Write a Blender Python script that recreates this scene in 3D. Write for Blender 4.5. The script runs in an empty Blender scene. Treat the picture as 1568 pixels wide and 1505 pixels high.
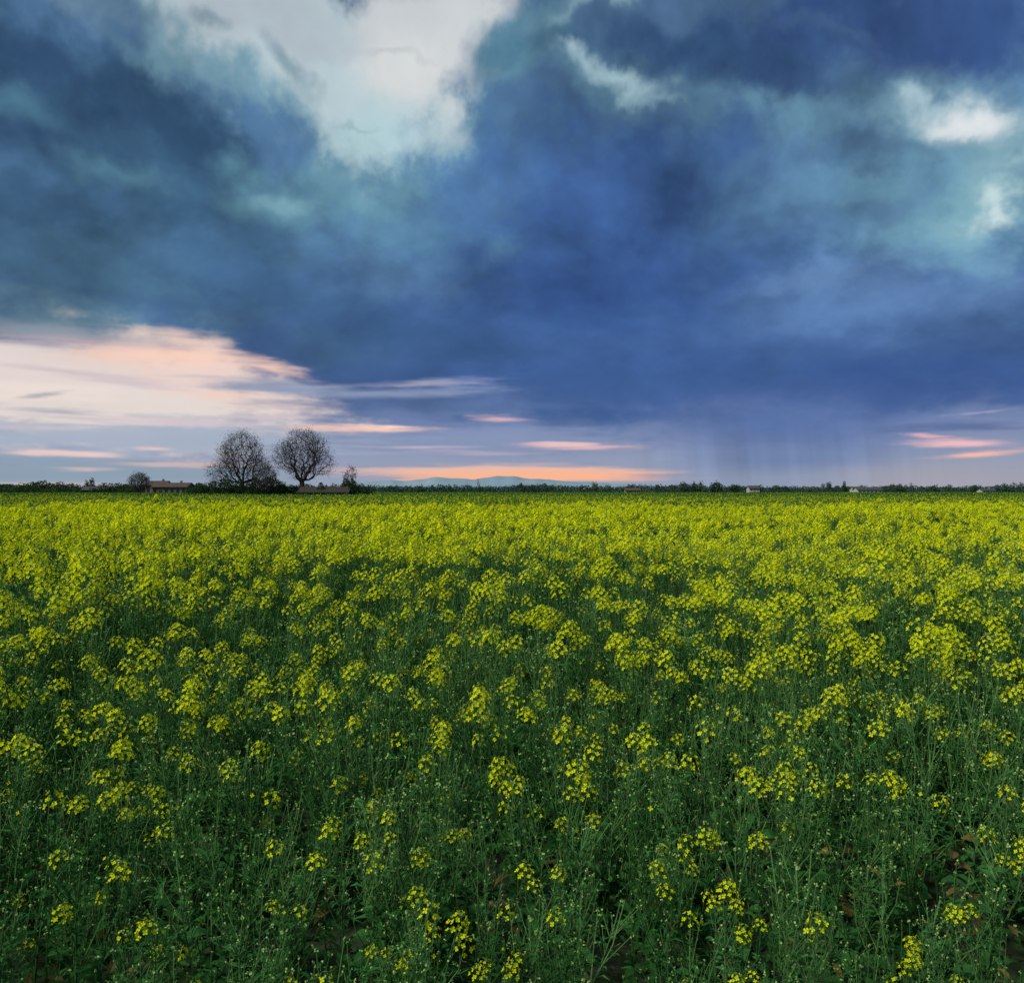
import bpy, math, random
import numpy as np
from mathutils import Vector, Matrix
random.seed(7); rng=np.random.default_rng(7)
F=1300.0; CX=784.0; CY=752.5; H=1.7
scene=bpy.context.scene
def lin(c):
    return tuple(((v/255)/12.92 if v/255<=0.04045 else ((v/255+0.055)/1.055)**2.4) for v in c)
def W(px,py,D):  # bearing / height angle -> world position at distance D
    return ((px-CX)/F*D, D, H+(CY-py)/F*D)

# ---------------------------------------------------------------- materials
def new_mat(name):
    m=bpy.data.materials.new(name); m.use_nodes=True
    nt=m.node_tree; nt.nodes.clear()
    return m,nt
def foliage_mat(name,c1,c2,transl=0.3,scale=6.0):
    m,nt=new_mat(name); N=nt.nodes; L=nt.links
    out=N.new('ShaderNodeOutputMaterial')
    oi=N.new('ShaderNodeObjectInfo'); geo=N.new('ShaderNodeNewGeometry')
    nz=N.new('ShaderNodeTexNoise'); nz.inputs['Scale'].default_value=scale; nz.inputs['Detail'].default_value=1
    L.new(geo.outputs['Position'],nz.inputs['Vector'])
    add=N.new('ShaderNodeMath'); add.operation='MULTIPLY_ADD'
    L.new(oi.outputs['Random'],add.inputs[0]); add.inputs[1].default_value=0.6
    sub=N.new('ShaderNodeMath'); sub.operation='MULTIPLY_ADD'; L.new(nz.outputs['Fac'],sub.inputs[0]); sub.inputs[1].default_value=1.6; sub.inputs[2].default_value=-0.6
    L.new(sub.outputs[0],add.inputs[2])
    r=N.new('ShaderNodeValToRGB'); L.new(add.outputs[0],r.inputs['Fac'])
    r.color_ramp.elements[0].position=0.1; r.color_ramp.elements[0].color=(*c1,1)
    r.color_ramp.elements[1].position=0.9; r.color_ramp.elements[1].color=(*c2,1)
    p=N.new('ShaderNodeBsdfDiffuse'); L.new(r.outputs['Color'],p.inputs['Color'])
    t=N.new('ShaderNodeBsdfTranslucent'); L.new(r.outputs['Color'],t.inputs['Color'])
    mx=N.new('ShaderNodeMixShader'); mx.inputs[0].default_value=transl
    L.new(p.outputs[0],mx.inputs[1]); L.new(t.outputs[0],mx.inputs[2]); L.new(mx.outputs[0],out.inputs['Surface'])
    return m
def simple_mat(name,c1,c2,scale=2.0,rough=0.85):
    m,nt=new_mat(name); N=nt.nodes; L=nt.links
    out=N.new('ShaderNodeOutputMaterial'); geo=N.new('ShaderNodeNewGeometry')
    nz=N.new('ShaderNodeTexNoise'); nz.inputs['Scale'].default_value=scale; nz.inputs['Detail'].default_value=5; nz.inputs['Roughness'].default_value=0.65
    L.new(geo.outputs['Position'],nz.inputs['Vector'])
    r=N.new('ShaderNodeValToRGB'); L.new(nz.outputs['Fac'],r.inputs['Fac'])
    r.color_ramp.elements[0].position=0.35; r.color_ramp.elements[0].color=(*c1,1)
    r.color_ramp.elements[1].position=0.65; r.color_ramp.elements[1].color=(*c2,1)
    p=N.new('ShaderNodeBsdfPrincipled'); p.inputs['Roughness'].default_value=rough; p.inputs['Specular IOR Level'].default_value=0.2
    L.new(r.outputs['Color'],p.inputs['Base Color']); L.new(p.outputs[0],out.inputs['Surface'])
    return m
M_leaf=foliage_mat('rape_leaf',(0.020,0.085,0.018),(0.056,0.190,0.050),0.3,5.0)
M_stem=foliage_mat('rape_stem',(0.045,0.125,0.030),(0.11,0.22,0.07),0.1,5.0)
M_petal=foliage_mat('rape_petal',(0.66,0.72,0.006),(0.84,0.88,0.015),0.35,8.0)
M_bud=foliage_mat('rape_bud',(0.20,0.36,0.08),(0.38,0.52,0.17),0.15,8.0)
M_dry=foliage_mat('dry_leaf',(0.13,0.09,0.03),(0.28,0.19,0.06),0.2,8.0)
M_straw=foliage_mat('pale_grass',(0.18,0.30,0.16),(0.34,0.44,0.26),0.2,5.0)
PM=[M_leaf,M_stem,M_petal,M_bud,M_dry,M_straw]
LEAF,STEM,PETAL,BUD,DRY,STRAW=range(6)

# ---------------------------------------------------------------- mesh builder
class MB:
    def __init__(s): s.v=[]; s.f=[]; s.m=[]
    def face(s,pts,mat):
        n=len(s.v); s.v.extend([tuple(p) for p in pts]); s.f.append(tuple(range(n,n+len(pts)))); s.m.append(mat)
    def tube(s,pts,rad,mat,sides=3):
        n0=len(s.v)
        for i,p in enumerate(pts):
            a=pts[max(i-1,0)]; b=pts[min(i+1,len(pts)-1)]
            d=(Vector(b)-Vector(a)); d=d.normalized() if d.length>1e-9 else Vector((0,0,1))
            u=d.cross(Vector((0.31,0.95,0.1))); u=u.normalized() if u.length>1e-4 else Vector((1,0,0)); w=d.cross(u)
            for k in range(sides):
                t=2*math.pi*k/sides
                s.v.append(tuple(Vector(p)+(u*math.cos(t)+w*math.sin(t))*rad[i]))
        for i in range(len(pts)-1):
            for k in range(sides):
                k2=(k+1)%sides
                s.f.append((n0+i*sides+k,n0+i*sides+k2,n0+(i+1)*sides+k2,n0+(i+1)*sides+k)); s.m.append(mat)
    def leaf(s,base,az,pitch,length,width,mat,droop=0.8,seg=4,R=random):
        n0=len(s.v); p=Vector(base); st=length/seg; pt=pitch
        side=Vector((-math.sin(az),math.cos(az),0))
        tw=R.uniform(-0.5,0.5)
        prof=[0.25,0.75,1.0,0.8,0.05] if seg==4 else [0.3,1.0,0.05]
        for i in range(seg+1):
            d=Vector((math.cos(az)*math.cos(pt),math.sin(az)*math.cos(pt),math.sin(pt)))
            up=side.cross(d)*-1
            sd=(side*math.cos(tw)+up*math.sin(tw))
            w=width*0.5*prof[i]*R.uniform(0.7,1.25)
            fold=up*w*0.35
            s.v.append(tuple(p+sd*w+fold)); s.v.append(tuple(p)); s.v.append(tuple(p-sd*w+fold))
            p=p+d*st; pt-=droop/seg*R.uniform(0.6,1.4)
        for i in range(seg):
            a=n0+i*3
            s.f.append((a,a+1,a+4,a+3)); s.m.append(mat)
            s.f.append((a+1,a+2,a+5,a+4)); s.m.append(mat)
    def flower(s,c,nrm,r,mat,R=random):
        nrm=nrm.normalized(); u=nrm.orthogonal().normalized(); w=nrm.cross(u); a0=R.uniform(0,math.pi)
        for k in range(4):
            a=a0+k*math.pi/2; d=u*math.cos(a)+w*math.sin(a); e=w*math.cos(a)-u*math.sin(a)
            lift=nrm*r*R.uniform(0.1,0.45)
            s.face([c,c+d*r*.7+e*r*.42+lift,c+d*r*1.05+lift*1.2,c+d*r*.7-e*r*.42+lift],mat)
    def diamond(s,c,nrm,r,mat):
        nrm=nrm.normalized(); u=nrm.orthogonal().normalized(); w=nrm.cross(u)
        s.face([c+u*r,c+w*r,c-u*r,c-w*r],mat)
    def obj(s,name,mats,coll=None,smooth=False):
        me=bpy.data.meshes.new(name); me.from_pydata(s.v,[],s.f)
        for m in mats: me.materials.append(m)
        me.polygons.foreach_set('material_index',s.m)
        if smooth: me.polygons.foreach_set('use_smooth',[True]*len(s.f))
        me.update(); o=bpy.data.objects.new(name,me)
        (coll or scene.collection).objects.link(o); return o
def rv(R=random,zb=0.0):
    v=Vector((R.gauss(0,1),R.gauss(0,1),R.gauss(0,1)+zb)); return v.normalized()

def raceme(mb,top,axis,det,size,nfl,npod,R):
    axis=axis.normalized(); u=axis.orthogonal().normalized(); w=axis.cross(u)
    if det==2:
        for i in range(8):
            a=R.uniform(0,6.28); rr=R.uniform(0,0.009)*size
            c=top+(u*math.cos(a)+w*math.sin(a))*rr+axis*R.uniform(-.010,.006)*size
            mb.diamond(c,rv(R),0.0045*size,BUD)
    ga=R.uniform(0,6.28)
    for i in range(nfl):
        ga+=2.4; t=(i+0.5)/nfl
        rad=(0.013+0.022*math.sin(t*2.4))*size*R.uniform(.8,1.3)
        d=u*math.cos(ga)+w*math.sin(ga)
        c=top-axis*(t*0.06*size)+d*rad+axis*0.004
        if det==2: mb.flower(c,d*1.0+axis*(1.0-t*0.5)+rv(R)*.5,0.0108*min(size,1.15)*R.uniform(.85,1.2),PETAL,R)
        elif det==1:
            mb.diamond(c,d+axis+rv(R)*.6,0.0118*size,PETAL)
        else: mb.diamond(c,rv(R,0.6),0.016*size,PETAL)
    for i in range(npod):
        ga+=2.4; t=(i+.5)/npod; d=u*math.cos(ga)+w*math.sin(ga)
        b=top-axis*(0.06+0.2*t)*size; l=R.uniform(.02,.045)*size*(0.5+t)
        e=b+(d*1.0+axis*R.uniform(.4,1.0)).normalized()*l
        sd=d.cross(axis).normalized()*0.0016*(1 if det==2 else 1.7)
        mb.face([b-sd*.4,b+sd*.4,e+sd,e-sd] ,STEM)

def plant(seed,h,nbr,flowering,det,leafy=1.0,lowleaf=5,nfl=14,twig=0):
    R=random.Random(seed); mb=MB()
    lean=Vector((R.gauss(0,.06),R.gauss(0,.06),0)); n=6; pts=[]
    for i in range(n+1):
        t=i/n; pts.append(Vector((lean.x*h*t*t+R.gauss(0,.006),lean.y*h*t*t+R.gauss(0,.006),h*t)))
    th=0.0048 if det==2 else .006
    mb.tube(pts,[th*(1-.7*i/n) for i in range(n+1)],STEM,4 if det==2 else 3)
    def at(t):
        x=t*n; i=min(int(x),n-1); return pts[i].lerp(pts[i+1],x-i)
    if R.random()<flowering*1.5: raceme(mb,pts[-1],Vector((lean.x,lean.y,1)),det,R.uniform(1.15,1.6),int(nfl*1.2),12 if det==2 else 6,R)
    else: raceme(mb,pts[-1],Vector((lean.x,lean.y,1)),det,0.8,R.choice([0,0,1]),14 if det else 4,R)
    az=R.uniform(0,6.28)
    for b in range(nbr):
        t=R.uniform(.38,.88); az+=2.4+R.uniform(-.4,.4)
        p=at(t); L=h*(1.0-t)*R.uniform(.7,1.12)+.04
        o=Vector((math.cos(az),math.sin(az),0))
        p1=p+o*L*.20+Vector((0,0,L*.42)); p2=p+o*L*.28+Vector((0,0,L*.92))+rv(R)*.01
        mb.tube([p,p1,p2],[.0026,.0022,.0014],STEM,3)
        if R.random()<flowering: raceme(mb,p2,(p2-p1),det,R.uniform(.9,1.35),max(8,int(nfl*R.uniform(.55,1))),8 if det==2 else 3,R)
        elif det: raceme(mb,p2,(p2-p1),det,.7,0,9,R)
        if det: mb.leaf(p,az,R.uniform(.3,.9),R.uniform(.05,.11)*leafy,R.uniform(.014,.03)*leafy,LEAF,1.0,2,R)
        if det==2:
            for q in range(3):
                pp=p.lerp(p1,R.random()); mb.leaf(pp,az+R.uniform(-2,2),R.uniform(.1,.9),R.uniform(.022,.05)*leafy,R.uniform(.007,.016)*leafy,LEAF,.8,2,R)
    nl=int(16*leafy) if det==2 else 8
    for i in range(nl):
        t=R.uniform(.15,.9); a=R.uniform(0,6.28)
        mb.leaf(at(t),a,R.uniform(.1,.9),R.uniform(.04,.10)*leafy*(1.25-t),R.uniform(.014,.034)*leafy*(1.25-t),LEAF,R.uniform(.6,1.6),4 if det==2 and i%2 else 2,R)
    for i in range(twig):
        p=at(R.uniform(.15,.9)); a=R.uniform(0,6.28); l=R.uniform(.06,.2)
        q=p+Vector((math.cos(a)*l*.6,math.sin(a)*l*.6,l*.8))
        mb.tube([p,q],[.0016,.001],STEM,3)
        for k in range(4):
            c=p.lerp(q,R.uniform(.3,1)); mb.leaf(c,R.uniform(0,6.28),R.uniform(0,1),R.uniform(.015,.035),R.uniform(.006,.012),LEAF,.5,2,R)
        for k in range(3): mb.diamond(q+rv(R)*.008,rv(R),.004,BUD)
    for i in range(lowleaf):
        t=R.uniform(.04,.4); a=R.uniform(0,6.28)
        m=DRY if (det==2 and t<.14 and R.random()<.3) else LEAF
        mb.leaf(at(t),a,R.uniform(.2,.8),R.uniform(.08,.17),R.uniform(.03,.06),m,R.uniform(.9,1.9),4 if det==2 else 2,R)
    return mb
def patch(seed,size,nplants,det):
    R=random.Random(seed); mb=MB()
    for i in range(nplants):
        x=R.uniform(-size/2,size/2); y=R.uniform(-size/2,size/2); h=R.gauss(.95,.13)
        b=Vector((x,y,0.3)); top=Vector((x+R.gauss(0,.05),y+R.gauss(0,.05),h))
        if det==0:
            s=.006; mb.face([b+Vector((-s,0,0)),b+Vector((s,0,0)),top],STEM)
            for k in range(R.choice([0,1,2,2])):
                c=top+Vector((R.gauss(0,.07),R.gauss(0,.07),-abs(R.gauss(0,.12))))
                for q in range(7): mb.diamond(c+rv(R)*.035,rv(R,.5),.017,PETAL)
            for k in range(18):
                c=Vector((x+R.gauss(0,.1),y+R.gauss(0,.1),R.uniform(.35,h+.04))); mb.diamond(c,rv(R,.5),R.uniform(.012,.036),LEAF if k%3 else STEM)
        else:
            for k in range(R.choice([0,1,1,2])):
                c=top+Vector((R.gauss(0,.12),R.gauss(0,.12),-abs(R.gauss(0,.11))))
                mb.diamond(c,rv(R,.5),.044,PETAL)
            for k in range(7):
                c=Vector((x+R.gauss(0,.15),y+R.gauss(0,.15),R.uniform(.45,h+.05))); mb.diamond(c,rv(R,.5),.065,LEAF)
    return mb

src=bpy.data.collections.new('rapeseed_plant_variants')
idx={}; cnt=0
def addv(key,mb):
    global cnt
    mb.obj('rapeseed_plant_%03d'%cnt,PM,src); idx.setdefault(key,[]).append(cnt); cnt+=1
for i in range(7): addv('A',plant(100+i,.58,3,0.0,2,.9,5,14,13))
for i in range(9): addv('B',plant(200+i,.85,5,0.12,2,.8,3,18,11))
for i in range(9): addv('C',plant(300+i,1.0,5,0.46,2,.8,3,20,6))
for i in range(9): addv('D',plant(400+i,1.0,5,0.45,1,1.1,2,17))
for i in range(5): addv('E',patch(500+i,1.6,36,0))
for i in range(4): addv('F',patch(600+i,6.5,330,1))
for i in range(3):
    R=random.Random(700+i); mb=MB()
    for k in range(3):
        a=R.uniform(0,6.28); b=Vector((R.gauss(0,.03),R.gauss(0,.03),0)); hh=R.uniform(.4,.8); pts=[]
        for j in range(8):
            t=j/7; pts.append(b+Vector((math.cos(a)*.22*t**2.5,math.sin(a)*.22*t**2.5,hh*(t-.18*t**4))))
        mb.tube(pts,[.0035*(1-.8*j/7) for j in range(8)],STRAW,3)
    addv('G',mb)

def vnoise(x,y,seed=0,sc=1.0):
    x=x*sc;y=y*sc; xi=np.floor(x).astype(int); yi=np.floor(y).astype(int); fx=x-xi; fy=y-yi
    fx=fx*fx*(3-2*fx); fy=fy*fy*(3-2*fy)
    def hsh(a,b):
        v=np.sin(a*127.1+b*311.7+seed*74.7)*43758.5453; return v-np.floor(v)
    return (hsh(xi,yi)*(1-fx)+hsh(xi+1,yi)*fx)*(1-fy)+(hsh(xi,yi+1)*(1-fx)+hsh(xi+1,yi+1)*fx)*fy
P=[];RO=[];SC=[];IX=[]
def scatter(keyf,y0,y1,dens,scalef,tilt=.06,slope=.70,marg=1.8,grid=None):
    if grid:
        for y in np.arange(y0,y1,grid):
            xm=slope*y+marg
            for x in np.arange(-xm,xm,grid):
                X=x+random.uniform(-.15,.15)*grid; Y=y+random.uniform(-.15,.15)*grid
                P.append((X,Y,0)); RO.append((0,0,random.choice([0,1,2,3])*math.pi/2+random.uniform(-.1,.1)))
                s=scalef(X,Y); SC.append(s); IX.append(random.choice(idx[keyf]))
        return
    xm=slope*y1+marg; n=int(dens*(2*xm)*(y1-y0))
    X=rng.uniform(-xm,xm,n); Y=rng.uniform(y0,y1,n); ok=np.abs(X)<slope*Y+marg
    X=X[ok];Y=Y[ok]
    for x,y in zip(X,Y):
        k=keyf(x,y)
        if k is None: continue
        P.append((x,y,0)); RO.append((random.gauss(0,tilt),random.gauss(0,tilt),random.uniform(0,6.28)))
        SC.append(scalef(x,y,k)); IX.append(random.choice(idx[k]))
def nz(x,y,seed,sc): return float(vnoise(np.array([x]),np.array([y]),seed,sc)[0])
def bare(x,y): return math.hypot((x-1.7)/.42,(y-3.2)/.25)<1
def hprof(y): return float(np.interp(y,[2.0,3.0,4.0,5.5,8,14],[.42,.62,.80,.92,1.0,1.04]))
def near_key(x,y):
    if bare(x,y) and random.random()<.7: return None
    fl=float(np.interp(y,[2.2,3.2,4.2,6,9,13],[.04,.07,.12,.27,.58,.95]))*(0.25+1.5*nz(x,y,3,1.1))
    r=random.random()
    if r<fl: return 'C'
    if y<6 and r>.992: return 'G'
    return 'B' if random.random()<np.interp(y,[2.2,4,6],[.35,.5,.7]) else 'A'
def near_sc(x,y,k):
    h=hprof(y)*random.gauss(1,.10)*(0.88+.24*nz(x,y,9,.7))
    return {'A':h/.66,'B':h/.94,'C':h/.95,'G':h}[k]
scatter(near_key,2.05,3.4,72,near_sc,.10)
scatter(near_key,3.4,6,54,near_sc,.09)
scatter(near_key,6,12,27,near_sc,.07)
def mid_sc(x,y,k): return 1.04*random.gauss(1,.09)*(0.78+.42*nz(x,y,9,.4))
scatter(lambda x,y:'D',12,36,14,mid_sc,.06)
scatter('E',36,100,0,lambda x,y:1.04*(0.80+.36*nz(x,y,5,.2)),grid=1.55)
scatter('F',100,430,0,lambda x,y:1.05*(0.80+.36*nz(x,y,6,.06)),grid=6.2)
me=bpy.data.meshes.new('rapeseed_field'); me.from_pydata(P,[],[])
a=me.attributes.new('rot','FLOAT_VECTOR','POINT'); a.data.foreach_set('vector',np.array(RO,dtype=np.float32).ravel())
a=me.attributes.new('scl','FLOAT','POINT'); a.data.foreach_set('value',np.array(SC,dtype=np.float32))
a=me.attributes.new('vidx','INT','POINT'); a.data.foreach_set('value',np.array(IX,dtype=np.int32))
fo=bpy.data.objects.new('rapeseed_field',me); scene.collection.objects.link(fo)
ng=bpy.data.node_groups.new('scatter','GeometryNodeTree')
ng.interface.new_socket('Geometry',in_out='INPUT',socket_type='NodeSocketGeometry')
ng.interface.new_socket('Geometry',in_out='OUTPUT',socket_type='NodeSocketGeometry')
N=ng.nodes;L=ng.links
gi=N.new('NodeGroupInput');go=N.new('NodeGroupOutput')
ci=N.new('GeometryNodeCollectionInfo'); ci.inputs['Collection'].default_value=src; ci.inputs['Separate Children'].default_value=True; ci.inputs['Reset Children'].default_value=True
ip=N.new('GeometryNodeInstanceOnPoints'); ip.inputs['Pick Instance'].default_value=True
def na(n,t):
    x=N.new('GeometryNodeInputNamedAttribute'); x.data_type=t; x.inputs['Name'].default_value=n; return x
r_=na('rot','FLOAT_VECTOR'); s_=na('scl','FLOAT'); i_=na('vidx','INT')
er=N.new('FunctionNodeEulerToRotation')
L.new(gi.outputs[0],ip.inputs['Points']); L.new(ci.outputs[0],ip.inputs['Instance'])
L.new(i_.outputs['Attribute'],ip.inputs['Instance Index']); L.new(r_.outputs['Attribute'],er.inputs[0]); L.new(er.outputs[0],ip.inputs['Rotation'])
L.new(s_.outputs['Attribute'],ip.inputs['Scale']); L.new(ip.outputs[0],go.inputs[0])
md=fo.modifiers.new('scatter','NODES'); md.node_group=ng

# ---------------------------------------------------------------- ground
M_ground,nt=new_mat('ground_soil'); N=nt.nodes;L=nt.links
out=N.new('ShaderNodeOutputMaterial'); geo=N.new('ShaderNodeNewGeometry')
n1=N.new('ShaderNodeTexNoise'); n1.inputs['Scale'].default_value=9; n1.inputs['Detail'].default_value=8; n1.inputs['Roughness'].default_value=.7
n2=N.new('ShaderNodeTexNoise'); n2.inputs['Scale'].default_value=.01; n2.inputs['Detail'].default_value=4
L.new(geo.outputs['Position'],n1.inputs['Vector']); L.new(geo.outputs['Position'],n2.inputs['Vector'])
r1=N.new('ShaderNodeValToRGB'); r1.color_ramp.elements[0].color=(.03,.03,.018,1); r1.color_ramp.elements[1].color=(.14,.13,.09,1); r1.color_ramp.elements[0].position=.35; r1.color_ramp.elements[1].position=.68
e=r1.color_ramp.elements.new(.5); e.color=(.04,.07,.028,1)
L.new(n1.outputs['Fac'],r1.inputs['Fac'])
r2=N.new('ShaderNodeValToRGB'); r2.color_ramp.elements[0].color=(.04,.09,.03,1); r2.color_ramp.elements[1].color=(.10,.14,.04,1); r2.color_ramp.elements[0].position=.4; r2.color_ramp.elements[1].position=.6
L.new(n2.outputs['Fac'],r2.inputs['Fac'])
sp=N.new('ShaderNodeSeparateXYZ'); L.new(geo.outputs['Position'],sp.inputs[0])
mr=N.new('ShaderNodeMapRange'); L.new(sp.outputs['Y'],mr.inputs[0]); mr.inputs[1].default_value=20; mr.inputs[2].default_value=120
mx=N.new('ShaderNodeMix'); mx.data_type='RGBA'; L.new(mr.outputs[0],mx.inputs[0]); L.new(r1.outputs[0],mx.inputs[6]); L.new(r2.outputs[0],mx.inputs[7])
p=N.new('ShaderNodeBsdfPrincipled'); p.inputs['Roughness'].default_value=.95; p.inputs['Specular IOR Level'].default_value=.1
L.new(mx.outputs[2],p.inputs['Base Color'])
bp=N.new('ShaderNodeBump'); bp.inputs['Strength'].default_value=.7; bp.inputs['Distance'].default_value=.03; L.new(n1.outputs['Fac'],bp.inputs['Height']); L.new(bp.outputs[0],p.inputs['Normal'])
L.new(p.outputs[0],out.inputs['Surface'])
mb=MB()
def gz(x,y):
    return .02*math.sin(x*5.1+y*2.3)+.015*math.sin(y*7.7-x*3.1) if (abs(x)<11 and 0<y<12) else 0.0
xs=[-30000,-3000,-300,-60]+list(np.arange(-12,12.01,.25))+[60,300,3000,30000]
ys=[-30000,-3000,-300,-30,-3]+list(np.arange(0,13,.25))+[40,120,400,1500,6000,30000]
for y in ys:
    for x in xs: mb.v.append((float(x),float(y),gz(x,y)-.02))
nx=len(xs)
for j in range(len(ys)-1):
    for i in range(nx-1):
        mb.f.append((j*nx+i,j*nx+i+1,(j+1)*nx+i+1,(j+1)*nx+i)); mb.m.append(0)
mb.obj('ground',[M_ground],smooth=True)
mb=MB(); R=random.Random(5)
for i in range(4200):
    x=R.uniform(-3.2,3.2); y=R.uniform(1.9,4.6)
    dry=R.random()<(.4 if bare(x,y) else .12)
    mb.leaf((x,y,R.uniform(.0,.08)),R.uniform(0,6.28),R.uniform(-.1,1.0),R.uniform(.03,.08),R.uniform(.012,.035),1 if dry else 0,R.uniform(0,1.2),2,R)
for i in range(30):
    x=1.5+R.gauss(0,.2); y=3.15+R.gauss(0,.14)
    mb.leaf((x,y,R.uniform(.06,.34)),R.uniform(0,6.28),R.uniform(0,.7),R.uniform(.05,.09),R.uniform(.04,.06),1,R.uniform(.2,1.2),4,R)
mb.obj('leaf_litter',[M_leaf,M_dry])

# ---------------------------------------------------------------- trees
M_bark=simple_mat('bark',(.035,.032,.03),(.07,.064,.056),3)
M_tleaf=foliage_mat('spring_leaf',(.05,.05,.042),(.115,.108,.085),.25,.35)
M_tgreen=foliage_mat('hedge_leaf',(.022,.045,.02),(.055,.095,.035),.2,.4)
M_tfar=foliage_mat('haze_tinted_leaf',(.035,.065,.055),(.07,.115,.085),.2,.05)  # leaf green shifted to blue, distance haze painted into the colour
def make_tree(name,base,fork,ells,n,seed,trunk_r,leafn,lsize,mats,sig=.4,minr=.022,tip=3):
    g=np.random.default_rng(seed); R=random.Random(seed)
    pts=[];tot=sum(e[2]*e[3]*e[4] for e in ells)
    for e in ells:
        cx,cz,rx,ry,rz=e; k=int(n*rx*ry*rz/tot)
        c=0
        while c<k:
            v=g.uniform(-1,1,3); l=np.linalg.norm(v)
            if l>1: continue
            if g.random()>0.35+.65*l: continue
            pts.append((cx+v[0]*rx,v[1]*ry,cz+v[2]*rz)); c+=1
    pts=np.array(pts)
    nodes=[np.array([0,0,0.])]; par=[-1]; pl=[0.]
    m=5
    for i in range(1,m+1):
        nodes.append(np.array([R.gauss(0,.06),R.gauss(0,.06),fork*i/m])); par.append(len(nodes)-2); pl.append(fork*i/m*.6)
    o=nodes[-1]; order=np.argsort(np.linalg.norm(pts-o,axis=1))
    for q in order:
        p=pts[q]; A=np.array(nodes); d=np.linalg.norm(A-p,axis=1)
        up=np.where(A[:,2]>p[2]+.8,2.0,0)
        j=int(np.argmin(d+.33*np.array(pl)+up+np.where(A[:,2]<fork*.6,3,0)))
        k=max(1,int(d[j]/.9)); prev=j; a=A[j]
        for s in range(1,k+1):
            t=s/k; x=a+(p-a)*t
            x=x+np.array([R.gauss(0,.07),R.gauss(0,.07),R.gauss(0,.06)+.25*math.sin(t*math.pi)*min(1,d[j]/3)])
            nodes.append(x); par.append(prev); pl.append(pl[prev]+d[j]/k); prev=len(nodes)-1
    nn=len(nodes); w=np.zeros(nn)
    for i in range(nn-1,0,-1):
        if w[i]==0: w[i]=1
        w[par[i]]+=w[i]
    rad=np.maximum(minr,trunk_r*(w/w[0])**.5)
    mb=MB()
    for i in range(1,nn):
        a=nodes[par[i]]; b=nodes[i]
        ra=min(rad[par[i]],rad[i]*1.35)
        if par[i]==0: ra=rad[0]*1.35
        mb.tube([Vector(a),Vector(b)],[ra,rad[i]],0,5 if rad[i]>.1 else 3)
    for i in range(m+1,nn):
        if w[i]<=tip:
            kk=leafn if R.random()<.8 else leafn//3
            for q in range(kk):
                c=Vector(nodes[i])+Vector((R.gauss(0,sig),R.gauss(0,sig),R.gauss(0,sig*.8)))
                mb.diamond(c,rv(R,.3),R.uniform(.5,1.3)*lsize,1)
    o=mb.obj(name,mats); o.location=base; return o
D=150
x0,_,_=W(369,750,D)
make_tree('broadleaf_tree',(x0,D,0),1.8,[(.2,8.2,3.5,3.6,4.4),(-3.2,5.0,3.0,3,2.3),(3.0,5.6,2.3,3,2.8),(-2.2,8.0,2.2,2.4,2.4),(2.4,8.4,1.9,2,2.2)],1700,11,.40,15,.058,[M_bark,M_tleaf],.5,.02,4)
x0,_,_=W(462,750,D)
make_tree('broadleaf_tree',(x0,D,0),3.2,[(.2,8.8,3.8,4.2,4.2),(-3.2,8.0,2.2,3,2.6),(3.6,6.6,2.2,3,2.2),(2.8,9.4,2.2,2.4,2.2),(0,5.2,2.8,2.6,1.6)],1700,23,.46,15,.058,[M_bark,M_tleaf],.5,.02,4)
x0,_,_=W(407,750,148)
make_tree('broadleaf_tree',(x0,148,0),1.5,[(0,4.2,2.0,2,2.6)],300,31,.16,13,.07,[M_bark,M_tleaf],.35)
x0,_,_=W(537,750,152)
make_tree('young_poplar_tree',(x0,152,0),1.0,[(0,3.6,1.2,1.2,2.9),(0,2.0,1.6,1.4,1.6)],200,37,.14,10,.08,[M_bark,foliage_mat('reddish_leaf',(.07,.05,.02),(.17,.11,.05),.25,.4)],.3)
x0,_,_=W(213,750,290)
make_tree('broadleaf_tree',(x0,290,0),2.0,[(0,4.9,3.4,3.3,3.4)],500,41,.35,12,.12,[M_bark,M_tleaf],.5)

def foliage_mass(name,ells,dens,ls,mats,seed,base=0.0):
    R=random.Random(seed); mb=MB()
    for (x,y,z,rx,ry,rz) in ells:
        k=int(dens*rx*rz)
        for i in range(k):
            while True:
                v=(R.uniform(-1,1),R.uniform(-1,1),R.uniform(-1,1)); l=math.sqrt(sum(q*q for q in v))
                if l<1 and R.random()<.25+.75*l: break
            f=1+.25*math.sin(v[0]*5+x)*math.cos(v[2]*4+y)
            zz=z+v[2]*rz*f
            if zz<base: zz=base+R.random()*.5
            mb.diamond(Vector((x+v[0]*rx*f,y+v[1]*ry,zz)),rv(R,.4),ls*R.uniform(.5,1.25),0)
    return mb.obj(name,mats)
R=random.Random(77)
E=[]
hp=[(300,743),(315,737),(330,732),(350,730),(370,734),(390,730),(410,728),(425,735),(440,739),(455,742),(475,741),(495,738),(515,738),(530,732),(545,735),(556,741)]
for px,py in hp:
    for k in range(2):
        x,y,z=W(px+R.uniform(-7,7),py+R.uniform(-1,4),R.uniform(144,156)); E.append((x,y,z*.5,R.uniform(.8,1.7),1.3,z*.52))
foliage_mass('hedgerow',E,480,.10,[M_tgreen],3)
E=[]
for px in np.arange(-60,330,8):
    py=745+R.uniform(-5,3)
    if 232<px<296: continue
    x,y,z=W(px,py,330+R.uniform(-25,25)); E.append((x,y,z*.5,R.uniform(2,4),3,max(1,z*.55)))
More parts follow.
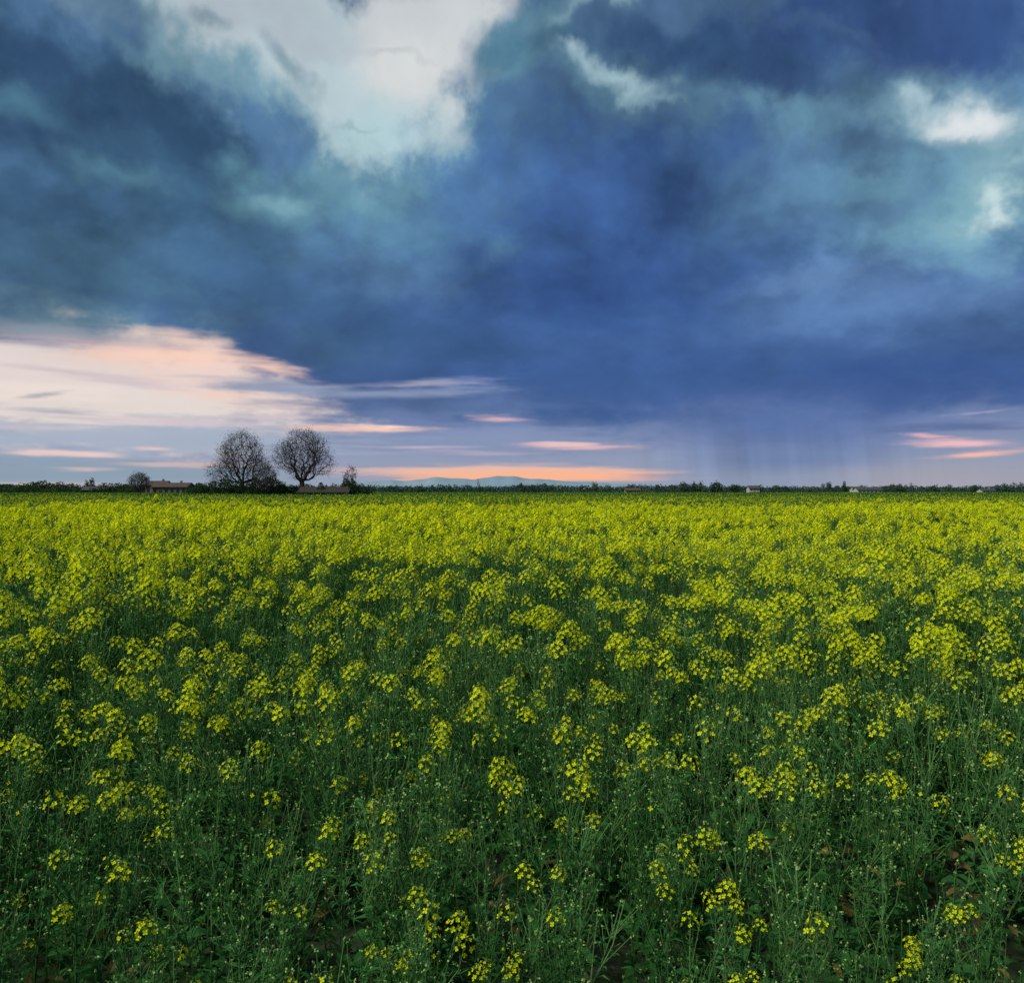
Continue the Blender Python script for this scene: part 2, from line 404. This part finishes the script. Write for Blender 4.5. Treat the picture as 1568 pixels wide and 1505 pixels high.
for px,py,r in [(66,736,14),(50,739,10),(92,738,9),(173,739,8),(190,742,8),(158,739,8),(120,742,7),(10,741,14),(305,740,8),(30,743,10)]:
    x,y,z=W(px,py,325); E.append((x,y,z*.55,r*.25,3,z*.5))
foliage_mass('shrub_belt',E,60,.28,[M_tgreen],4)
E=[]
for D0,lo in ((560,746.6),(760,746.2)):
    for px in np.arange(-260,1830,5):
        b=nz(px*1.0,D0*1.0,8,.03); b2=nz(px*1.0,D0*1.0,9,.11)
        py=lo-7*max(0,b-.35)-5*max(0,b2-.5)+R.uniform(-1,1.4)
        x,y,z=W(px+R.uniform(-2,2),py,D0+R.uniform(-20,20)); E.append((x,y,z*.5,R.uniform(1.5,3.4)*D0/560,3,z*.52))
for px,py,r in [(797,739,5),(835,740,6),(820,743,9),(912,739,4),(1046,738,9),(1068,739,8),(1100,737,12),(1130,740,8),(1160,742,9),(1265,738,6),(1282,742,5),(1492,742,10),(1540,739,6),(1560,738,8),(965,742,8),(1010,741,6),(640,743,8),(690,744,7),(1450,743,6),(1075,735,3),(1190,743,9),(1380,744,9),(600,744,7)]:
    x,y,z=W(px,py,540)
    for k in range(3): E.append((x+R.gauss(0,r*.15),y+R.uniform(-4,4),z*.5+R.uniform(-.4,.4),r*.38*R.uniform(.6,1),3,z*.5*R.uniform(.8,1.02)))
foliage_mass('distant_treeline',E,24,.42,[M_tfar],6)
for (px,py,D0,wd) in [(141,731,330,1.5),(133,735,332,1.2),(1293,736,520,1.5),(1063,737,520,1.4),(734,741,540,1.0)]:
    x,y,z=W(px,py,D0)
    E=[(0,0,z*t,wd*(1-abs(t-.4)*1.3)*1.05,wd,z*.16) for t in (.12,.25,.4,.55,.7,.85)]
    o=foliage_mass('cypress_tree',E,110,.2,[M_tgreen],int(px)); o.location=(x,y,0)

# ---------------------------------------------------------------- buildings
M_wall=simple_mat('plaster_wall',(.14,.12,.095),(.19,.16,.13),.8)
M_wallw=simple_mat('white_wall',(.32,.33,.34),(.40,.40,.40),.8)
M_roof=simple_mat('terracotta_roof',(.065,.045,.038),(.10,.068,.055),1.5)
M_roofg=simple_mat('grey_roof',(.045,.045,.047),(.075,.075,.074),1.5)
M_win=simple_mat('window_dark',(.02,.025,.03),(.03,.035,.04),1,.2)
M_wood=simple_mat('dark_wood',(.03,.026,.022),(.05,.042,.035),2)
def house(name,px,D,w,d,hw,hr,wall,roof,nwin,floors=1,chim=True,rot=0,nd=1):
    x,_,_=W(px,750,D)
    root=bpy.data.objects.new(name,None); scene.collection.objects.link(root); root.location=(x,D,0); root.rotation_euler=(0,0,rot)
    def part(nm,mb,mat):
        o=mb.obj(nm,[mat]); o.parent=root; return o
    def box(mb,x0,x1,y0,y1,z0,z1):
        c=[Vector(q) for q in ((x0,y0,z0),(x1,y0,z0),(x1,y1,z0),(x0,y1,z0),(x0,y0,z1),(x1,y0,z1),(x1,y1,z1),(x0,y1,z1))]
        for f in ((0,3,2,1),(4,5,6,7),(0,1,5,4),(1,2,6,5),(2,3,7,6),(3,0,4,7)): mb.face([c[k] for k in f],0)
    mb=MB(); box(mb,-w/2,w/2,-d/2,d/2,-.2,hw)
    for sx in (-1,1): mb.face([Vector((sx*w/2,-d/2,hw)),Vector((sx*w/2,d/2,hw)),Vector((sx*w/2,0,hw+hr-.05))],0)
    part('walls',mb,wall)
    mb=MB(); ov=.4; t=.18
    for sy in (-1,1):
        a=[Vector((-w/2-ov,sy*(d/2+ov),hw-ov*hr/(d/2)+.05)),Vector((w/2+ov,sy*(d/2+ov),hw-ov*hr/(d/2)+.05)),Vector((w/2+ov,0,hw+hr+.05)),Vector((-w/2-ov,0,hw+hr+.05))]
        b=[q+Vector((0,0,t)) for q in a]
        mb.face(a,0); mb.face(b,0)
        for k in range(4): mb.face([a[k],a[(k+1)%4],b[(k+1)%4],b[k]],0)
    part('roof',mb,roof)
    mb=MB()
    fh=hw/floors
    for fl in range(floors):
        for i in range(nwin):
            cx=-w/2+w*(i+.5)/nwin
            if fl==0 and i==nd: continue
            box(mb,cx-.5,cx+.5,-d/2-.03,-d/2+.05,fl*fh+fh*.35,fl*fh+fh*.78)
    part('windows',mb,M_win)
    mb=MB(); cx=-w/2+w*(nd+.5)/nwin; box(mb,cx-.55,cx+.55,-d/2-.04,-d/2+.05,0,min(2.1,fh*.9)); part('door',mb,M_wood)
    if chim:
        mb=MB(); box(mb,w*.2,w*.2+.6,-.3,.3,hw+hr*.6,hw+hr+.9); part('chimney',mb,wall)
    return root
house('brick_farmhouse',266,300,12,8,3.2,1.4,M_wall,M_roof,6)
house('brick_farmhouse',243,312,7,7,4.0,1.4,M_wall,M_roof,3)
house('farm_shed',500,146,8,5,1.5,.8,M_wood,M_wood,3,chim=False)
house('farm_shed',150,318,9,6,2.2,1.2,M_wood,M_roofg,3,chim=False)
house('white_house',1328,500,14,8,2.6,1.4,M_wallw,M_roofg,6)
house('white_house',1312,515,6,7,3.0,1.4,M_wallw,M_roof,3)
house('white_house',1153,510,6,7,3.5,1.5,M_wallw,M_roofg,3,floors=2)
house('brick_farmhouse',968,520,9,8,2.3,1.3,M_wall,M_roof,4)
house('white_house',1510,520,8,7,2.1,1.2,M_wallw,M_roofg,4)
M_steel=simple_mat('galvanised_steel',(.12,.13,.14),(.2,.21,.22),1)
for px,D0,hh in [(732,900,15),(908,1000,14),(1395,950,12)]:
    mb=MB(); x,_,_=W(px,750,D0); r=.22; b=2.0
    for sx in (-1,1):
        for sy in (-1,1): mb.tube([Vector((sx*b,sy*b,0)),Vector((sx*.5,sy*.5,hh*.7)),Vector((0,0,hh))],[r,r*.8,r*.6],0,4)
    for k in range(6):
        z0=hh*.7*k/6; z1=hh*.7*(k+1)/6; w0=b-(b-.5)*k/6; w1=b-(b-.5)*(k+1)/6
        for sy in (-1,1):
            mb.tube([Vector((-w0,sy*w0,z0)),Vector((w1,sy*w1,z1))],[.1,.1],0,3); mb.tube([Vector((w0,sy*w0,z0)),Vector((-w1,sy*w1,z1))],[.1,.1],0,3)
    for z,l in ((hh*.7,3.2),(hh*.82,2.6),(hh*.93,1.8)): mb.tube([Vector((-l,0,z)),Vector((l,0,z))],[.16,.16],0,4)
    o=mb.obj('electricity_pylon',[M_steel]); o.location=(x,D0,0)

# ---------------------------------------------------------------- distant hills
M_hill=simple_mat('haze_tinted_hill',(.20,.29,.35),(.24,.33,.38),.0006)  # blue-grey base colour stands in for atmospheric haze, no volume
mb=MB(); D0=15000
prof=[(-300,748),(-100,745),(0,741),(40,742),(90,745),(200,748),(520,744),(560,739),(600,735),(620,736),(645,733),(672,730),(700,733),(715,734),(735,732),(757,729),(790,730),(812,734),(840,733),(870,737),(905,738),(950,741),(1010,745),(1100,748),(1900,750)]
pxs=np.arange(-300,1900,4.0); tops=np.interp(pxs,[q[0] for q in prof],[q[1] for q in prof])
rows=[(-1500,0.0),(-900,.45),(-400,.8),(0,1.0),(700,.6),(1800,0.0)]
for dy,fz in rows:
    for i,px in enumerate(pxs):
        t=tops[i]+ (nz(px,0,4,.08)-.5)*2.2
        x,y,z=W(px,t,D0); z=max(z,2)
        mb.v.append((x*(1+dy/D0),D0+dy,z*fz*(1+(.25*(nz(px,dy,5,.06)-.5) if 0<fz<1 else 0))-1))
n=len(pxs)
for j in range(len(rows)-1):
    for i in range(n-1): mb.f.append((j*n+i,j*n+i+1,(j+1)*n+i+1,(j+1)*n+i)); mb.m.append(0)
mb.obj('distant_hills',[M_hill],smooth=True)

# ---------------------------------------------------------------- sky: cloud map over azimuth / elevation
SUN_AZ=math.radians(-115); SUN_EL=math.radians(46)
AZR=math.radians(55); E0=math.radians(-3); E1=math.radians(55)
IW,IH=1800,950
az=(np.linspace(-AZR,AZR,IW)*F)[None,:].repeat(IH,0).astype(np.float32)
el=(np.linspace(E0,E1,IH)*F)[:,None].repeat(IW,1).astype(np.float32)
NX=az/F; NY=(.36*np.log(np.maximum(el/F,-.03)+.07)).astype(np.float32)
def fbm(x,y,scale,octv,rough,seed):
    g=np.random.default_rng(seed); lat=g.random((256,256)).astype(np.float32)
    x=x*scale+17.3*seed; y=y*scale+9.1*seed; out=np.zeros_like(x); amp=1.0; tot=0; ca,sa=math.cos(.6),math.sin(.6)
    for o in range(octv):
        xi=np.floor(x); yi=np.floor(y); fx=x-xi; fy=y-yi
        fx=fx*fx*fx*(fx*(fx*6-15)+10); fy=fy*fy*fy*(fy*(fy*6-15)+10)
        a=xi.astype(np.int32)&255; b=yi.astype(np.int32)&255; a1=(a+1)&255; b1=(b+1)&255
        v=(lat[b,a]*(1-fx)+lat[b,a1]*fx)*(1-fy)+(lat[b1,a]*(1-fx)+lat[b1,a1]*fx)*fy
        out+=amp*(v-.5); tot+=amp; amp*=rough
        x,y=(x*ca-y*sa)*2.03+5.2,(x*sa+y*ca)*2.03+1.7
    return out/tot*2
NYr=(.36*np.log(np.maximum(el/F,-.03)+.07)+.30*np.clip(el/F,0,1)).astype(np.float32)
att=np.clip((el-40)/300,0,1)*.88+.12
w1x=fbm(NX,NYr,4.5,3,.5,1); w1y=fbm(NX,NYr,4.5,3,.5,2)
w2x=fbm(NX,NYr,14,6,.58,3); w2y=fbm(NX,NYr,14,6,.58,4)
wbx=az+(w1x*30+w2x*46)*att; wby=el+(w1y*20+w2y*36)*att
s1=fbm(NX*.5,NY*2.2,14,6,.6,5); s2=fbm(NX*.4,NY*2.6,18,5,.6,6)
wsx=az+s1*50; wsy=el+s2*6
EN=fbm(NX+w1x*.02,NYr+w1y*.02,19,7,.6,7)
ES=fbm(NX*.35,NY*2.4,26,6,.62,8)
def S(px,py):
    u=(px-CX)/F; v=(CY-py)/F
    return math.atan(u)*F, math.atan2(v,math.sqrt(1+u*u))*F
stops=[(0,(154,164,182)),(50,(146,156,184)),(100,(112,130,172)),(170,(64,94,144)),(330,(66,100,148)),(500,(80,116,152)),(700,(76,106,142)),(1250,(120,140,165))]
col=np.stack([np.interp(wby,[s[0] for s in stops],[lin(s[1])[k] for s in stops]) for k in range(3)],-1).astype(np.float32)
daz=(2*AZR*F)/(IW-1); de=((E1-E0)*F)/(IH-1)
def blob(x,y,rx,ry,rot,c,op=1.0,inner=.2,src='b',rag=None):
    a=S(x,y); b=S(x+rx*.5,y); d=S(x-rx*.5,y); e=S(x,y-ry*.5); f=S(x,y+ry*.5)
    RX=b[0]-d[0]; RY=e[1]-f[1]; m=max(RX,RY*2)*1.4+90; my=max(RY,RX*abs(math.sin(math.radians(rot))))*1.5+80
    i0=max(0,int((a[0]-m+AZR*F)/daz)); i1=min(IW,int((a[0]+m+AZR*F)/daz)+1)
    j0=max(0,int((a[1]-my-E0*F)/de)); j1=min(IH,int((a[1]+my-E0*F)/de)+1)
    if i1<=i0 or j1<=j0: return
    sl=(slice(j0,j1),slice(i0,i1))
    X=(wbx if src=='b' else wsx)[sl]-a[0]; Y=(wby if src=='b' else wsy)[sl]-a[1]
    cr,sr=math.cos(math.radians(rot)),math.sin(math.radians(rot))
    U=(X*cr+Y*sr)/RX; V=(-X*sr+Y*cr)/RY
    l=np.sqrt(U*U+V*V)+(EN if src=='b' else ES)[sl]*((.42 if src=='b' else .6) if rag is None else rag)
    t=np.clip((1-l)/(1-inner),0,1); t=t*t*(3-2*t)*op
    col[sl]=col[sl]*(1-t[...,None])+np.array(lin(c),np.float32)*t[...,None]
w='s'
# right half: periwinkle, teal, deep band
blob(1400,440,480,120,4,(96,132,182),.85,.0)
blob(1100,590,950,78,0,(56,88,144),.9,.1)
blob(1400,585,380,60,0,(56,88,148),.7,.1)
blob(1360,270,460,180,-8,(100,144,178),.95,.0)
blob(1490,280,220,160,0,(120,168,188),.85,.0)
blob(1180,160,300,90,-12,(108,152,176),.8,.0)
blob(1300,330,300,30,12,(84,120,164),.5,.0)
blob(1250,420,240,30,8,(106,142,190),.6,.0)
# central dark mass
blob(900,400,330,320,10,(60,94,150),1,.1)
blob(960,300,230,210,0,(62,96,152),.9,.1)
blob(890,460,340,150,0,(52,83,140),.9,.0)
blob(1080,220,130,60,-20,(64,99,150),.7,.0)
blob(760,230,130,110,30,(74,112,152),.8,.0)
blob(700,330,200,70,-20,(74,113,158),.6,.0)
# left mid
blob(200,400,560,180,-8,(72,109,138),.95,.2)
blob(560,330,280,110,-10,(90,133,162),.85,.0)
blob(540,275,170,60,0,(104,150,170),.8,.0)
blob(400,420,280,55,-8,(60,93,130),.75,.0)
blob(600,420,220,40,-10,(84,119,158),.6,.0)
blob(640,500,360,60,-8,(56,88,134),.8,.0)
blob(330,480,260,36,-8,(68,100,138),.7,.0)
# left dark cloud
blob(130,190,400,190,-22,(58,92,122),1,.35)
blob(90,120,240,80,-18,(46,73,107),.9,.1)
blob(260,180,230,75,-25,(46,75,106),.9,.1)
blob(60,235,160,45,0,(48,75,110),.8,.0)
blob(60,325,240,45,0,(56,87,120),.8,.0)
blob(180,75,90,25,-15,(98,136,156),.6,.0)
blob(20,180,100,50,0,(82,126,150),.7,.0)
blob(165,262,120,45,0,(90,134,154),.7,.0)
blob(430,290,140,60,0,(100,146,165),.8,.0)
blob(440,285,60,26,0,(134,178,192),.6,.0)
blob(90,480,330,46,0,(108,142,160),.85,.0)
# open gap (teal rim first, then pale sky)
blob(430,70,390,140,-14,(118,156,172),.9,.5)
blob(575,140,225,155,-5,(118,158,176),.9,.4)
blob(440,45,340,108,-14,(182,197,204),1,.45)
blob(565,130,180,130,-10,(186,204,211),1,.4)
blob(660,50,175,115,0,(202,208,211),1,.4)
blob(330,5,330,60,-8,(178,191,200),1,.3)
blob(575,200,100,62,0,(176,206,212),.95,.0)
blob(640,110,150,85,0,(216,218,217),.8,.0)
blob(90,10,180,40,0,(110,140,160),.8,.0)
blob(320,38,60,18,0,(124,150,164),.7,.0)
blob(445,100,60,30,-35,(120,147,161),.75,.0)
blob(545,188,50,10,-10,(134,162,172),.5,.0)
blob(610,88,90,10,0,(180,188,194),.5,.0)
blob(790,235,85,75,0,(66,102,150),.9,.2)
# top-right arm and dark masses
blob(815,75,125,75,15,(80,122,144),1,.25)
blob(800,85,80,40,15,(68,107,134),.8,.0)
blob(915,15,170,45,15,(100,139,159),.9,.1)
blob(930,18,110,22,15,(150,180,192),.6,.0)
blob(1150,85,330,75,-5,(60,93,136),1,.2)
blob(1050,60,160,30,-5,(52,83,124),.7,.0)
blob(1400,40,360,100,-10,(53,80,128),1,.3)
blob(1530,80,130,80,0,(48,74,120),.9,.1)
blob(1230,120,170,55,-20,(56,84,128),.9,.1)
blob(930,125,190,55,-8,(106,148,168),.85,.0)
blob(945,117,110,28,-10,(168,198,208),.9,.0)
blob(900,95,40,26,-20,(176,204,212),.7,.0)
blob(1000,142,90,16,-10,(148,181,197),.6,.0)
blob(1300,60,130,20,-20,(78,108,144),.5,.0)
blob(1460,185,190,90,-15,(130,170,186),.9,.0)
blob(1475,180,110,48,-14,(200,216,222),.95,.0)
blob(1485,182,74,32,-14,(230,234,236),.9,.0)
blob(1425,150,50,24,-30,(176,204,214),.7,.0)
blob(1545,280,110,80,0,(144,186,196),.8,.0)
blob(1545,290,50,40,0,(210,230,232),.95,.0)
blob(1555,235,40,22,0,(164,196,206),.6,.0)
blob(1330,225,170,28,-5,(78,113,152),.7,.0)
blob(1180,250,110,24,0,(82,117,158),.6,.0)
# low bright sky at left
blob(100,610,520,100,-2,(230,217,212),1,.45)
blob(40,560,240,56,0,(230,216,212),1,.3,w,.25)
blob(300,562,250,66,-12,(236,212,204),1,.3)
blob(270,520,90,22,-5,(244,214,198),.8,.0,w)
blob(240,545,170,26,-5,(252,210,190),.85,.0,w)
blob(420,565,130,16,-12,(252,210,192),.85,.0,w)
blob(110,518,210,20,0,(190,174,182),.9,.0,w,.3)
blob(60,503,240,20,0,(146,160,174),.9,.0,w,.3)
blob(100,570,220,10,-3,(206,190,196),.8,.0,w)
blob(60,600,200,22,0,(242,228,218),.7,.0,w)
blob(190,588,160,8,-3,(206,190,198),.7,.0,w)
blob(430,590,150,22,-3,(140,152,178),.95,.1,w)
blob(300,578,120,7,0,(190,178,190),.6,.0,w)
blob(320,606,110,10,0,(242,208,196),.9,.0,w)
blob(570,604,240,13,3,(146,160,192),.8,.0,w)
blob(610,588,200,7,3,(184,182,206),.7,.0,w)
blob(660,622,360,16,0,(82,108,154),.8,.0,w)
blob(240,672,540,40,0,(166,178,198),.95,.3,w)
blob(100,628,120,7,0,(168,170,186),.85,.0,w)
blob(95,607,46,7,10,(146,150,168),.85,.0,w)
blob(250,646,260,9,0,(216,200,204),.8,.0,w)
blob(60,655,200,8,0,(206,196,204),.6,.0,w)
blob(760,672,340,36,0,(134,148,184),.8,.1,w)
blob(150,722,520,28,0,(138,160,178),.9,.2,w)
for a in [(565,656,120,11,1,(252,208,190)),(590,652,60,5,1,(255,222,204)),(80,694,120,6,0,(236,204,200)),(225,688,55,5,0,(228,200,200)),(110,719,100,5,0,(206,184,186)),(760,641,60,5,0,(222,182,190)),(900,685,130,7,-1,(226,184,190)),(860,680,70,4,0,(232,196,198)),(660,686,120,5,0,(190,180,200)),(740,694,160,5,0,(170,166,190)),(420,640,120,5,0,(210,196,204)),(300,712,200,5,0,(204,180,184)),(40,740,200,6,0,(196,180,180))]:
    blob(*a,1.0,.0,w)
blob(750,724,330,16,0,(236,190,174),1,.3,w,.4)
blob(790,730,300,12,0,(252,184,150),1,.3,w,.4)
blob(640,714,120,4,0,(160,160,184),.7,.0,w)
blob(860,714,120,4,0,(160,158,184),.7,.0,w)
# soft rain veil below the storm base
blob(1200,655,300,90,0,(80,107,162),.85,.0,'b',.08)
blob(1210,708,290,62,0,(112,133,174),.95,.0,'b',.06)
blob(1200,738,330,34,0,(142,154,180),.9,.0,'b',.05)
blob(1450,735,320,46,0,(166,163,176),.85,.0,'b',.1)
ra=S(1195,700)
wgt=np.exp(-((az-ra[0])/200)**4)*np.exp(-((el-ra[1])/48)**2)
rs=fbm(NX+el/F*.12,NX*0+.3,55,3,.6,21)
col*=(1+rs*.22*wgt)[...,None].astype(np.float32)
for a in [(1490,676,115,10,-2,(244,192,196)),(1430,668,60,5,-4,(232,180,186)),(1500,695,110,9,2,(252,192,170))]: blob(*a,1.0,.0,w)
blob(1480,655,160,12,0,(78,98,148),.75,.0,w)
blob(1500,632,70,4,4,(190,180,204),.7,.0,w)
# cloud relief (weaker in the bright openings)
d1=fbm(NX+w1x*.03,NYr+w1y*.03,9,7,.55,11); d2=fbm(NX+w2x*.02,NYr+w2y*.02,30,5,.58,12)
lum=col.mean(-1); k=1-.75*np.clip((lum-.2)/.3,0,1)
m=1+(d1*.58+d2*.14)*att*k
col*=m[...,None]; col=np.clip(col,0,1.0)
px4=np.ones((IH,IW,4),np.float32); px4[...,:3]=col
img=bpy.data.images.new('sky_cloud_map',IW,IH,alpha=False,float_buffer=True); img.colorspace_settings.name='Non-Color'
img.pixels.foreach_set(px4.ravel()); img.update()
try: img.pack()
except Exception as ex: print(ex)
world=bpy.data.worlds.new('World'); scene.world=world; world.use_nodes=True
nt=world.node_tree; nt.nodes.clear(); N=nt.nodes; L=nt.links
def math_(op,a,b=None,c=None):
    n=N.new('ShaderNodeMath'); n.operation=op
    for i,v in enumerate((a,b,c)):
        if v is None: continue
        if isinstance(v,(int,float)): n.inputs[i].default_value=v
        else: L.new(v,n.inputs[i])
    return n.outputs[0]
tc=N.new('ShaderNodeTexCoord'); sx=N.new('ShaderNodeSeparateXYZ'); L.new(tc.outputs['Generated'],sx.inputs[0])
u=math_('MULTIPLY_ADD',math_('ARCTAN2',sx.outputs[0],sx.outputs[1]),1/(2*AZR),.5)
v=math_('MULTIPLY_ADD',math_('ARCSINE',sx.outputs[2]),1/(E1-E0),-E0/(E1-E0))
cb=N.new('ShaderNodeCombineXYZ'); L.new(u,cb.inputs[0]); L.new(v,cb.inputs[1])
ti=N.new('ShaderNodeTexImage'); ti.image=img; ti.extension='MIRROR'; ti.interpolation='Cubic'; L.new(cb.outputs[0],ti.inputs[0])
bgc=N.new('ShaderNodeBackground'); L.new(ti.outputs[0],bgc.inputs[0]); bgc.inputs[1].default_value=1.0
sky=N.new('ShaderNodeTexSky'); sky.sky_type='NISHITA'; sky.sun_disc=False; sky.sun_elevation=SUN_EL; sky.sun_rotation=SUN_AZ
bgs=N.new('ShaderNodeBackground'); L.new(sky.outputs[0],bgs.inputs[0]); bgs.inputs[1].default_value=.05
mx=N.new('ShaderNodeMixShader'); mx.inputs[0].default_value=.96; L.new(bgs.outputs[0],mx.inputs[1]); L.new(bgc.outputs[0],mx.inputs[2])
wo=N.new('ShaderNodeOutputWorld'); L.new(mx.outputs[0],wo.inputs[0])
sl=bpy.data.lights.new('sun','SUN'); sl.energy=3.6; sl.angle=math.radians(18); sl.color=(1,.97,.84)
so=bpy.data.objects.new('sun',sl); scene.collection.objects.link(so)
dv=Vector((math.sin(SUN_AZ)*math.cos(SUN_EL),math.cos(SUN_AZ)*math.cos(SUN_EL),math.sin(SUN_EL)))
so.rotation_euler=dv.to_track_quat('Z','Y').to_euler(); so.location=(0,0,50)
cam=bpy.data.cameras.new('camera'); co=bpy.data.objects.new('camera',cam); scene.collection.objects.link(co)
co.location=(0,0,H); co.rotation_euler=(math.radians(90),0,0)
cam.sensor_width=36; cam.sensor_fit='HORIZONTAL'; cam.lens=36*F/1568; cam.clip_end=80000; cam.clip_start=.05
scene.camera=co
scene.view_settings.view_transform='Standard'; scene.view_settings.look='None'; scene.view_settings.exposure=0
